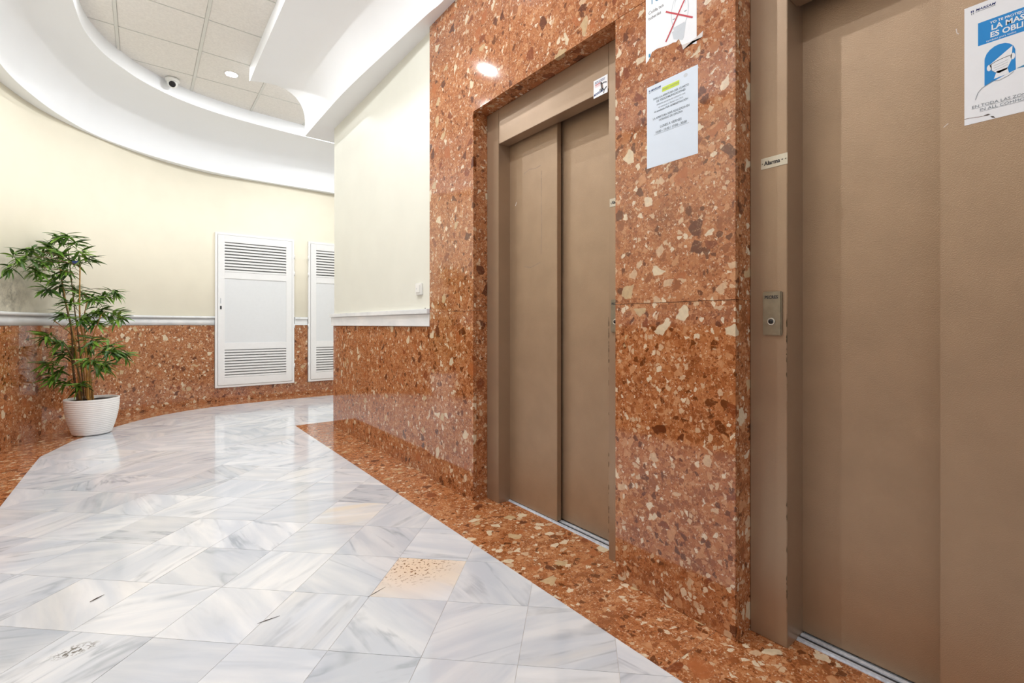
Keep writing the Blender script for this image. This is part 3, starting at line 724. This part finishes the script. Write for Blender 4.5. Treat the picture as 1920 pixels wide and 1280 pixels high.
# small advert sticker on the first lift's header
p4 = root('advert_sticker', label='small white advert sticker with a dark climbing figure on the left lift header', category='sticker')
Y4, Z4 = 1.4815, 2.116; XS = 1.5795
patch('sheet', rect(0, 0, 0.083, 0.079), XS, Y4, Z4, M['paper'], p4, 0.0005)
text('BOULDERY', 0.0150, XS - 0.0002, Y4 - 0.009, Z4 - 0.018, M['ink_navy'], p4, bold=0.0002, sx=0.8)
patch('print', stroke((0.010, 0.023), (0.042, 0.022), 0.0035), XS - 0.0002, Y4, Z4, M['ink_red'], p4)
patch('print', rect(0.010, 0.026, 0.040, 0.034), XS - 0.0002, Y4, Z4, M['ink_pink'], p4)
patch('print', stroke((0.003, 0.066), (0.055, 0.060), 0.009), XS - 0.0002, Y4, Z4, M['ink_navy'], p4)
patch('print', stroke((0.010, 0.0655), (0.044, 0.0615), 0.003), XS - 0.0004, Y4, Z4, M['ink_light'], p4)
for a_, b_, w_ in (((0.045, 0.03), (0.049, 0.05), 0.004), ((0.049, 0.03), (0.054, 0.05), 0.009), ((0.05, 0.032), (0.062, 0.028), 0.004), ((0.062, 0.028), (0.078, 0.032), 0.004), ((0.054, 0.05), (0.062, 0.063), 0.005), ((0.062, 0.063), (0.078, 0.052), 0.005), ((0.054, 0.05), (0.044, 0.062), 0.007), ((0.045, 0.05), (0.036, 0.055), 0.004), ((0.064, 0.063), (0.06, 0.075), 0.004)):
    patch('figure', stroke(a_, b_, w_), XS - 0.0006, Y4, Z4, M['ink_skin'] if w_ in (0.009, 0.0041) else M['ink'], p4)
patch('figure', ell(0.0465, 0.0265, 0.0045, 0.0055, 10), XS - 0.0006, Y4, Z4, M['ink'], p4)

# alarm plates and call buttons, one pair on each lift
def alarm(Yc, z, label):
    r = root('alarm_plate', label=label, category='sign', group='alarm plates beside the lift doors')
    pl = box('plate', 1.578, 1.5802, Yc - 0.0415, Yc + 0.0415, z - 0.018, z + 0.018, M['plate'], r, bev=0.0006)
    text('Alarma', 0.0185, 1.5776, Yc + 0.031, z - 0.0065, M['ink'], pl, bold=0.0006, sx=0.93)
    patch('bullet', ell(0, 0, 0.0022, 0.0022, 12), 1.5776, Yc - 0.0255, z, M['ink'], pl)
    for dy in (-0.036, 0.036): lathe('screw', [(0.0022, 0), (0.0022, 0.0006), (0.001, 0.001)], M['call'], pl, (1.578, Yc + dy, z), 10, Vector((0, 0, 1)).rotation_difference(Vector((-1, 0, 0))))
def call(Yc, z0, z1, label):
    r = root('call_panel', label=label, category='call button', group='lift call panels')
    pts = [(-0.0295, 0.004), (-0.0295, 0.0012), (-0.024, 0), (0.024, 0), (0.0295, 0.0012), (0.0295, 0.004)]
    prof = []
    bm = bmesh.new()
    box('plate', 1.571, 1.5805, Yc - 0.0295, Yc + 0.0295, z0, z1, M['call'], r, bev=0.003)
    text('PECRES', 0.0135, 1.5706, Yc + 0.0225, z1 - 0.023, M['ink'], r, bold=0.0005, sx=0.95)
    bm.free()
    q = Vector((0, 0, 1)).rotation_difference(Vector((-1, 0, 0)))
    zc = z0 + 0.045
    rg = lathe('button_ring', [(0.0125, 0), (0.0125, 0.002), (0.0105, 0.0035), (0.0085, 0.0032), (0.008, 0.001)], M['plate'], r, (1.571, Yc + 0.002, zc), 24, q)
    lathe('button', [(0.0072, 0.0), (0.0072, 0.003), (0.005, 0.0045), (0.001, 0.005)], M['black'], r, (1.571, Yc + 0.002, zc), 20, q)
alarm(0.6925, 1.546, 'nickel Alarma plate on the right lift frame above its call button')
alarm(1.3440, 1.548, 'nickel Alarma plate half hidden by the breccia pillar')
call(0.6965, 0.986, 1.128, 'steel lift call panel with round black button on the right lift frame')
call(1.3460, 0.988, 1.129, 'steel lift call panel mostly hidden by the breccia pillar')

# ------------------------------------------------------------------ louvred hatches on the far wall
def hatch(name, x0, x1, z0, z1, label, lock_left):
    r = root(name, label=label, category='louvred door', kind='structure')
    yb = YF - 0.0; yf = YF - 0.045
    m = M['door_white']; fw = 0.03
    # fixed frame
    box('frame', x0, x0 + fw, yf, yb, z0, z1, m, r, bev=0.002); box('frame', x1 - fw, x1, yf, yb, z0, z1, m, r, bev=0.002)
    box('frame', x0 + fw, x1 - fw, yf, yb, z1 - fw, z1, m, r, bev=0.002); box('frame', x0 + fw, x1 - fw, yf, yb, z0, z0 + fw, m, r, bev=0.002)
    lf = root('door_leaf'); lf.parent = r
    a, b = x0 + fw + 0.003, x1 - fw - 0.003; c, d = z0 + fw + 0.003, z1 - fw - 0.003
    yl = YF - 0.052; sw = 0.075
    H = d - c; u0, u1 = d - 0.09 - 0.40, d - 0.09; l0, l1 = c + 0.10, c + 0.10 + 0.37
    box('stile', a, a + sw, yl, yb - 0.01, c, d, m, lf, bev=0.0015); box('stile', b - sw, b, yl, yb - 0.01, c, d, m, lf, bev=0.0015)
    for p_, q_ in ((u1, d), (u0 - 0.085, u0), (l1, l1 + 0.09), (c, l0)):
        box('rail', a + sw, b - sw, yl, yb - 0.01, p_, q_, m, lf, bev=0.0015)
    box('panel', a + sw, b - sw, yl + 0.008, yb - 0.01, l1 + 0.09, u0 - 0.085, M['door_panel'], lf)
    box('louvre_backing', a + sw, b - sw, yb - 0.012, yb - 0.008, u0, u1, M['louvre_gap'], lf)  # its grey carries the shade of the slat gaps
    box('louvre_backing', a + sw, b - sw, yb - 0.012, yb - 0.008, l0, l1, M['louvre_gap'], lf)
    for p_, q_ in ((u0, u1), (l0, l1)):
        n_ = 10; st = (q_ - p_) / n_
        for i in range(n_):
            zc = p_ + st * (i + 0.5)
            prism('slat', [(yl + 0.003, zc - st * 0.42), (yl + 0.003, zc + st * 0.10), (yl + 0.007, zc + st * 0.14), (yb - 0.016, zc + st * 0.42), (yb - 0.016, zc + st * 0.34), (yl + 0.007, zc - st * 0.42)], a + sw, b - sw, m, lf, axis='x')
    if lock_left:
        box('lock', a + 0.022, a + 0.040, yl - 0.004, yl + 0.001, 1.222, 1.268, M['black'], lf, bev=0.001)
        box('handle', a + 0.026, a + 0.033, yl - 0.010, yl, 1.30, 1.37, M['cam_ring'], lf, bev=0.001)
    for zc in (z0 + 0.25, 1.0, 1.75, z1 - 0.25):
        xc = x1 + 0.001 if lock_left else x0 - 0.001
        lathe('hinge', [(0.008, -0.03), (0.008, 0.03)], m, r, (xc, yf - 0.004, zc), 10)
# prism axis 'x' maps (a, b) -> (y, z)
hatch('door_3', 0.742, 1.702, 0.182, 2.243, 'white louvred cupboard door, whole, left of the two on the far wall', True)
hatch('door_4', 1.892, 2.845, 0.182, 2.243, 'white louvred cupboard door partly hidden by the block corner', False)

# ------------------------------------------------------------------ small fittings
r = root('wall_switch', label='small white push switch on the ivory wall above the dado rail', category='switch')
box('plate', 1.494, 1.5105, 3.022, 3.108, 1.228, 1.310, M['plastic'], r, bev=0.003)
box('rocker', 1.489, 1.495, 3.035, 3.095, 1.243, 1.297, M['plastic'], r, bev=0.002)
box('indicator', 1.4885, 1.4895, 3.075, 3.085, 1.268, 1.274, M['cam_ring'], r)
tag(lathe('cable_hole', [(0.004, 0), (0.004, 0.002)], M['black'], None, (1.509, 2.985, 1.133), 12, Vector((0, 0, 1)).rotation_difference(Vector((-1, 0, 0)))), 'tiny black cable stub just above the rail under the switch', 'cable stub')

r = root('dome_camera', label='white dome security camera at the ceiling cove', category='security camera')
CX, CY = 0.247, 6.285
lathe('housing', [(0.055, 0.0), (0.062, -0.006), (0.062, -0.028), (0.056, -0.036)], M['plastic'], r, (CX, CY, CEIL + 0.001), 28)
qd = Vector((0, 0, -1)).rotation_difference(Vector((-0.06, -1.0, -0.62)).normalized())
# eyeball
bm = bmesh.new(); bmesh.ops.create_uvsphere(bm, u_segments=24, v_segments=14, radius=0.047)
me = bpy.data.meshes.new('eyeball'); bm.to_mesh(me); bm.free(); me.materials.append(M['plastic'])
for p in me.polygons: p.use_smooth = True
eb = link(bpy.data.objects.new('eyeball', me), r); eb.location = (CX, CY, CEIL - 0.048)
dv = Vector((-0.06, -1.0, -0.62)).normalized()
qz = Vector((0, 0, 1)).rotation_difference(dv)
lathe('lens', [(0.030, 0.034), (0.030, 0.046), (0.024, 0.050), (0.020, 0.051), (0.001, 0.052)], M['black'], r, Vector((CX, CY, CEIL - 0.048)), 22, qz)

LAMP_LABELS = ['bright recessed ceiling downlight beside the cove, right of the dome camera', 'ceiling downlight mirrored in the breccia above the left lift',
    'ceiling downlight above the left lift door', 'ceiling downlight nearest the right lift door', 'ceiling downlight close to the left wall cove',
    'unseen fill lamp added in the side hall before the cupboard doors', 'unseen fill lamp added just behind the end of the lift block', 'unseen fill lamp added above and left of the camera',
    'unseen fill lamp added behind the camera, in the middle of the corridor', 'unseen fill lamp added rearmost in the corridor', 'unseen fill lamp deepest in the side hall']  # entries after the wall-cove lamp are unseen fill, not observed fittings
for i, (lx, ly, lw) in enumerate(LAMPS):
    vis = i == 0
    r = root('downlight', label=LAMP_LABELS[i], category='downlight', group='recessed ceiling downlights')
    q_ = 1.0 if vis or i == 1 else 0.7
    lathe('bezel', [(0.062 * q_, 0.0), (0.066 * q_, -0.004), (0.060 * q_, -0.006), (0.054 * q_, -0.003)], M['plastic'], r, (lx, ly, CEIL + 0.004), 24)
    lathe('lens', [(0.053 * q_, -0.0035), (0.053 * q_, -0.0050)], M['lamp'], r, (lx, ly, CEIL + 0.003), 24)
    ld = bpy.data.lights.new('downlight_lamp', 'AREA'); ld.shape = 'DISK'; ld.size = 0.035; ld.energy = lw; ld.color = (0.96, 0.98, 1.0)
    lo = link(bpy.data.objects.new('downlight_lamp', ld), r); lo.location = (lx, ly, CEIL - 0.006)

# wear on the lift frames and leaves
for par, ye_ in ((lift2, 0.652), (lift1, 1.3935)):
    vs, fs = [], []; rw = random.Random(5)
    for i in range(34):
        zc = rw.uniform(0.12, 1.06) if i > 8 else rw.uniform(0.86, 1.04); h_ = rw.uniform(0.003, 0.012); w_ = rw.uniform(0.0012, 0.004)
        q = len(vs); dy = 1 if par is lift2 else -1
        vs += [(1.5796, ye_ + dy * 0.0012, zc - h_), (1.5796, ye_ + dy * w_, zc - h_ * 0.4), (1.5796, ye_ + dy * w_ * 0.8, zc + h_ * 0.5), (1.5796, ye_ + dy * 0.0012, zc + h_)]
        vs += [(1.5786, v[1], v[2]) for v in vs[q:q + 4]]
        fs += [(q + 4, q + 5, q + 6, q + 7), (q, q + 1, q + 5, q + 4), (q + 1, q + 2, q + 6, q + 5), (q + 2, q + 3, q + 7, q + 6)]
    mesh_obj('paint_chips', vs, fs, M['chip'], par)['kind'] = 'stuff'
for pts in ([(0.0, 0.0), (0.05, -0.012), (0.10, -0.004), (0.145, -0.010)], [(0.150, 0.02), (0.148, 0.16), (0.151, 0.34), (0.146, 0.47)], [(0.0, 0.52), (0.06, 0.53), (0.14, 0.51)]):
    curve_stroke('tape_residue', pts, 0.004, 1.6597, 2.085, 1.865, M['residue'], lift1)
curve_stroke('tape_residue', [(0.0, 0.0), (0.012, -0.02)], 0.003, 1.6597, 2.165, 1.70, M['paper'], lift1)
curve_stroke('tape_residue', [(0.0, 0.0), (0.0015, 0.012), (0.005, 0.016)], 0.002, 1.6545, 0.2635, 1.795, M['tape'], lift2)
curve_stroke('tape_residue', [(0.0, 0.0), (0.010, -0.008)], 0.0016, 1.6545, 0.289, 1.545, M['tape'], lift2)

# debris on the floor
def bit(name, a, b, rad, label, m):
    a, b = Vector(a), Vector(b)
    o = tube(name, [a, a.lerp(b, 0.4) + Vector((0, 0, rad * 0.3)), b], [rad * 0.4, rad, rad * 0.35], m, None, 6)
    tag(o, label, 'debris')
bit('dark_splinter', (-0.150, 2.375, 0.0022), (-0.112, 2.405, 0.0022), 0.0021, 'short dark splinter on the white floor at the left', M['bark'])
bit('dry_twig', (0.305, 1.845, 0.0014), (0.375, 1.845, 0.0014), 0.0013, 'thin brown twig on the white floor tiles', M['bark'])
bit('curved_stem', (0.655, 1.765, 0.001), (0.735, 1.79, 0.001), 0.0009, 'hair-thin dark stem beside the stained tile', M['bark'])

# ------------------------------------------------------------------ potted bamboo
pb = root('potted_bamboo', label='leafy potted bamboo in a ribbed white planter against the curved wall', category='plant')
PX, PY = -0.365, 6.03
prof = [(0.02, 0.004), (0.125, 0.004), (0.138, 0.012)]
nrib = 17
for i in range(nrib * 4 + 1):
    t = i / (nrib * 4)
    z = 0.018 + t * 0.302
    rr = 0.141 + 0.056 * (1 - (1 - t) ** 1.9) + 0.0016 * math.cos(2 * PI * i / 4)
    prof.append((rr, z))
prof += [(0.199, 0.330), (0.197, 0.336), (0.188, 0.336), (0.184, 0.328), (0.176, 0.20), (0.02, 0.19)]
lathe('pot', prof, M['pot'], pb, (PX, PY, 0), 56)
vs = [(PX, PY, 0.318)]; fs = []
for ring, rr in enumerate((0.09, 0.182)):
    for k_ in range(32):
        a_ = 2 * PI * k_ / 32; vs.append((PX + rr * math.cos(a_), PY + rr * math.sin(a_), 0.312 + random.uniform(-0.004, 0.006)))
for k_ in range(32):
    fs.append((0, 1 + k_, 1 + (k_ + 1) % 32)); fs.append((1 + k_, 33 + k_, 33 + (k_ + 1) % 32, 1 + (k_ + 1) % 32))
mesh_obj('soil', vs, fs, M['soil'], pb)
CANES = [[(-0.453, 6.093, 0.31), (-0.48, 6.114, 0.763), (-0.561, 6.177, 1.261), (-0.592, 6.129, 1.553)], [(-0.427, 6.132, 0.31), (-0.458, 6.157, 0.76), (-0.497, 6.189, 1.163), (-0.542, 6.206, 1.715)], [(-0.385, 5.948, 0.31), (-0.408, 5.966, 0.816), (-0.446, 5.997, 1.061), (-0.446, 5.997, 1.552)], [(-0.365, 6.092, 0.31), (-0.396, 6.118, 0.659), (-0.427, 6.143, 1.062), (-0.4, 6.121, 1.264)], [(-0.467, 6.088, 0.31), (-0.502, 6.116, 0.614), (-0.514, 6.126, 0.962), (-0.574, 6.158, 1.309)], [(-0.373, 5.979, 0.31), (-0.38, 5.985, 0.567), (-0.365, 5.973, 0.864), (-0.296, 5.917, 1.111)], [(-0.413, 6.147, 0.31), (-0.429, 6.16, 0.557), (-0.476, 6.198, 0.86), (-0.628, 6.071, 1.061)], [(-0.432, 5.995, 0.31), (-0.454, 6.014, 0.57), (-0.523, 6.069, 0.766), (-0.592, 6.125, 0.865)], [(-0.358, 6.047, 0.31), (-0.378, 6.062, 0.611), (-0.3, 5.999, 0.761), (-0.202, 5.921, 0.787)]]
cane_pts = []
for i, c in enumerate(CANES):
    pts = catmull(c, 14); rad = 0.0095 if i in (0, 2, 4) else 0.0072
    rr = []
    for q in range(len(pts)):
        t = q / (len(pts) - 1); rr.append(rad * (1 - 0.55 * t) * (1.22 if q % 5 == 0 else 1.0))
    tube('cane', pts, rr, M['cane'] if i % 3 != 1 else M['cane_dark'], pb, 8)
    cane_pts += [Vector(p) for p in pts[6:]]
CL = [(-0.797, 5.576, 1.58), (-0.812, 5.557, 1.483), (-0.724, 5.708, 1.646), (-0.694, 5.821, 1.553), (-0.638, 6.001, 1.719), (-0.588, 6.087, 1.813), (-0.539, 6.164, 1.84), (-0.491, 6.209, 1.781), (-0.564, 6.126, 1.663), (-0.638, 6.001, 1.595), (-0.451, 6.068, 1.687), (-0.394, 5.914, 1.606), (-0.698, 5.805, 1.478), (-0.624, 6.028, 1.464), (-0.535, 6.003, 1.507), (-0.594, 6.078, 1.387), (-0.651, 5.962, 1.329), (-0.499, 6.218, 1.366), (-0.44, 6.167, 1.3), (-0.515, 5.978, 1.216), (-0.349, 5.891, 1.256), (-0.28, 5.966, 1.302), (-0.215, 5.957, 1.334), (-0.312, 6.085, 1.164), (-0.233, 6.032, 1.124), (-0.168, 5.653, 1.08), (-0.395, 6.051, 1.112), (-0.564, 6.126, 1.111), (-0.335, 5.961, 1.037), (-0.44, 5.91, 1.061), (-0.646, 5.978, 0.908), (-0.567, 5.977, 0.868), (-0.564, 6.126, 0.746), (-0.5, 6.22, 0.784), (-0.394, 6.025, 0.813), (-0.349, 5.887, 0.876), (-0.265, 6.07, 0.808), (-0.213, 5.889, 0.783), (-0.138, 5.956, 0.727), (-0.638, 6.001, 0.669), (-0.594, 6.078, 0.603), (-0.618, 6.038, 0.54), (-0.337, 6.001, 0.613), (-0.268, 5.876, 0.648), (-0.233, 5.736, 0.771), (-0.444, 5.966, 0.466), (-0.558, 6.136, 0.478), (-0.361, 5.791, 0.701), (-0.663, 5.923, 1.669), (-0.74, 5.643, 1.575), (-0.609, 6.053, 1.69), (-0.509, 6.113, 1.608)]
# twigs joining every cluster to the nearest cane
tv, tf = [], []
for c in CL:
    c = Vector(c); q = min(cane_pts, key=lambda p: (p - c).length + max(0, p.z - c.z) * 2)
    pts = catmull([tuple(q), tuple(q.lerp(c, 0.5) + Vector((0, 0, 0.03))), tuple(c)], 3)
    P_ = [Vector(p) for p in pts]; b0 = len(tv)
    for i, p in enumerate(P_):
        d = (P_[min(i + 1, len(P_) - 1)] - P_[max(i - 1, 0)]).normalized() if (P_[-1] - P_[0]).length > 1e-3 else Vector((0, 0, 1))
        u = d.orthogonal().normalized(); v = d.cross(u)
        for k_ in range(4):
            a_ = PI * k_ / 2; tv.append(p + (u * math.cos(a_) + v * math.sin(a_)) * 0.0022)
    for i in range(len(P_) - 1):
        for k_ in range(4): tf.append((b0 + i * 4 + k_, b0 + i * 4 + (k_ + 1) % 4, b0 + (i + 1) * 4 + (k_ + 1) % 4, b0 + (i + 1) * 4 + k_))
mesh_obj('twigs', tv, tf, M['cane_dark'], pb, True)['kind'] = 'stuff'
def leaf_mesh(name, L_, W, droop, m):
    n_ = 6; vs = []
    for i in range(n_ + 1):
        t = i / n_; wd = W * math.sin(PI * min(1, t * 0.93 + 0.05)) ** 0.8 * (1 - 0.35 * t) if 0 < i < n_ else 0.0006
        x = L_ * (t - 0.12 * droop * t * t); z = -L_ * droop * 0.5 * t * t
        vs += [(x, -wd, z + wd * 0.35), (x, 0, z), (x, wd, z + wd * 0.35)]
    fs = []
    for i in range(n_):
        a_ = i * 3; fs += [(a_, a_ + 3, a_ + 4, a_ + 1), (a_ + 1, a_ + 4, a_ + 5, a_ + 2)]
    me = bpy.data.meshes.new(name); me.from_pydata(vs, [], fs); me.materials.append(m)
    for p in me.polygons: p.use_smooth = True
    return me
LM = [leaf_mesh('leaf', L_, W, d_, m) for L_, W, d_, m in ((0.145, 0.0135, 0.3, M['leaf_a']), (0.125, 0.012, 0.6, M['leaf_a']), (0.14, 0.013, 0.2, M['leaf_b']), (0.11, 0.0115, 0.8, M['leaf_a']), (0.15, 0.014, 0.5, M['leaf_b']))]
rl = random.Random(21)
centre = Vector((-0.45, 6.05, 0))
specs = []
for ci, c in enumerate(CL):
    c = Vector(c); out = c - centre; out.z = 0
    base_a = math.atan2(out.y, out.x) if out.length > 0.05 else rl.uniform(0, 2 * PI)
    for k_ in range(24):
        az = base_a + rl.uniform(-2.0, 2.0) if rl.random() < 0.8 else rl.uniform(0, 2 * PI)
        el = rl.uniform(-0.75, 0.55)
        p = c + Vector((rl.uniform(-0.02, 0.02), rl.uniform(-0.02, 0.02), rl.uniform(-0.025, 0.025)))
        d = Vector((math.cos(az) * math.cos(el), math.sin(az) * math.cos(el), math.sin(el)))
        tip = p + d * 0.13; q = nearest_on(wall_full, Vector((tip.x, tip.y)))
        if tip.x < -0.9 or (Vector((tip.x, tip.y)) - q).length < 0.045 and k_ >= 0: continue
        R_ = Matrix.Rotation(az, 4, 'Z') @ Matrix.Rotation(-el, 4, 'Y') @ Matrix.Rotation(rl.uniform(-0.7, 0.7), 4, 'X')
        specs.append((Matrix.Translation(p) @ R_ @ Matrix.Scale(rl.uniform(0.75, 1.1), 4), rl.randrange(len(LM))))
rl.shuffle(specs)
for mw, k_ in specs[:290]:
    o = bpy.data.objects.new('leaf', LM[k_]); o.matrix_world = mw; link(o, pb)
vs, fs, mi = [], [], []
for mw, k_ in specs[290:]:
    b0 = len(vs); vs += [mw @ v.co for v in LM[k_].vertices]
    for p in LM[k_].polygons: fs.append(tuple(b0 + i for i in p.vertices)); mi.append(1 if LM[k_].materials[0] == M['leaf_b'] else 0)
o = mesh_obj('foliage', vs, fs, M['leaf_a'], pb, True); o.data.materials.append(M['leaf_b']); o['kind'] = 'stuff'
for p, i in zip(o.data.polygons, mi): p.material_index = i
o = prism('plant_tag', [(-0.50, 1.60), (-0.455, 1.605), (-0.452, 1.58), (-0.498, 1.575)], 5.985, 5.986, M['ink_navy'], pb, axis='y')
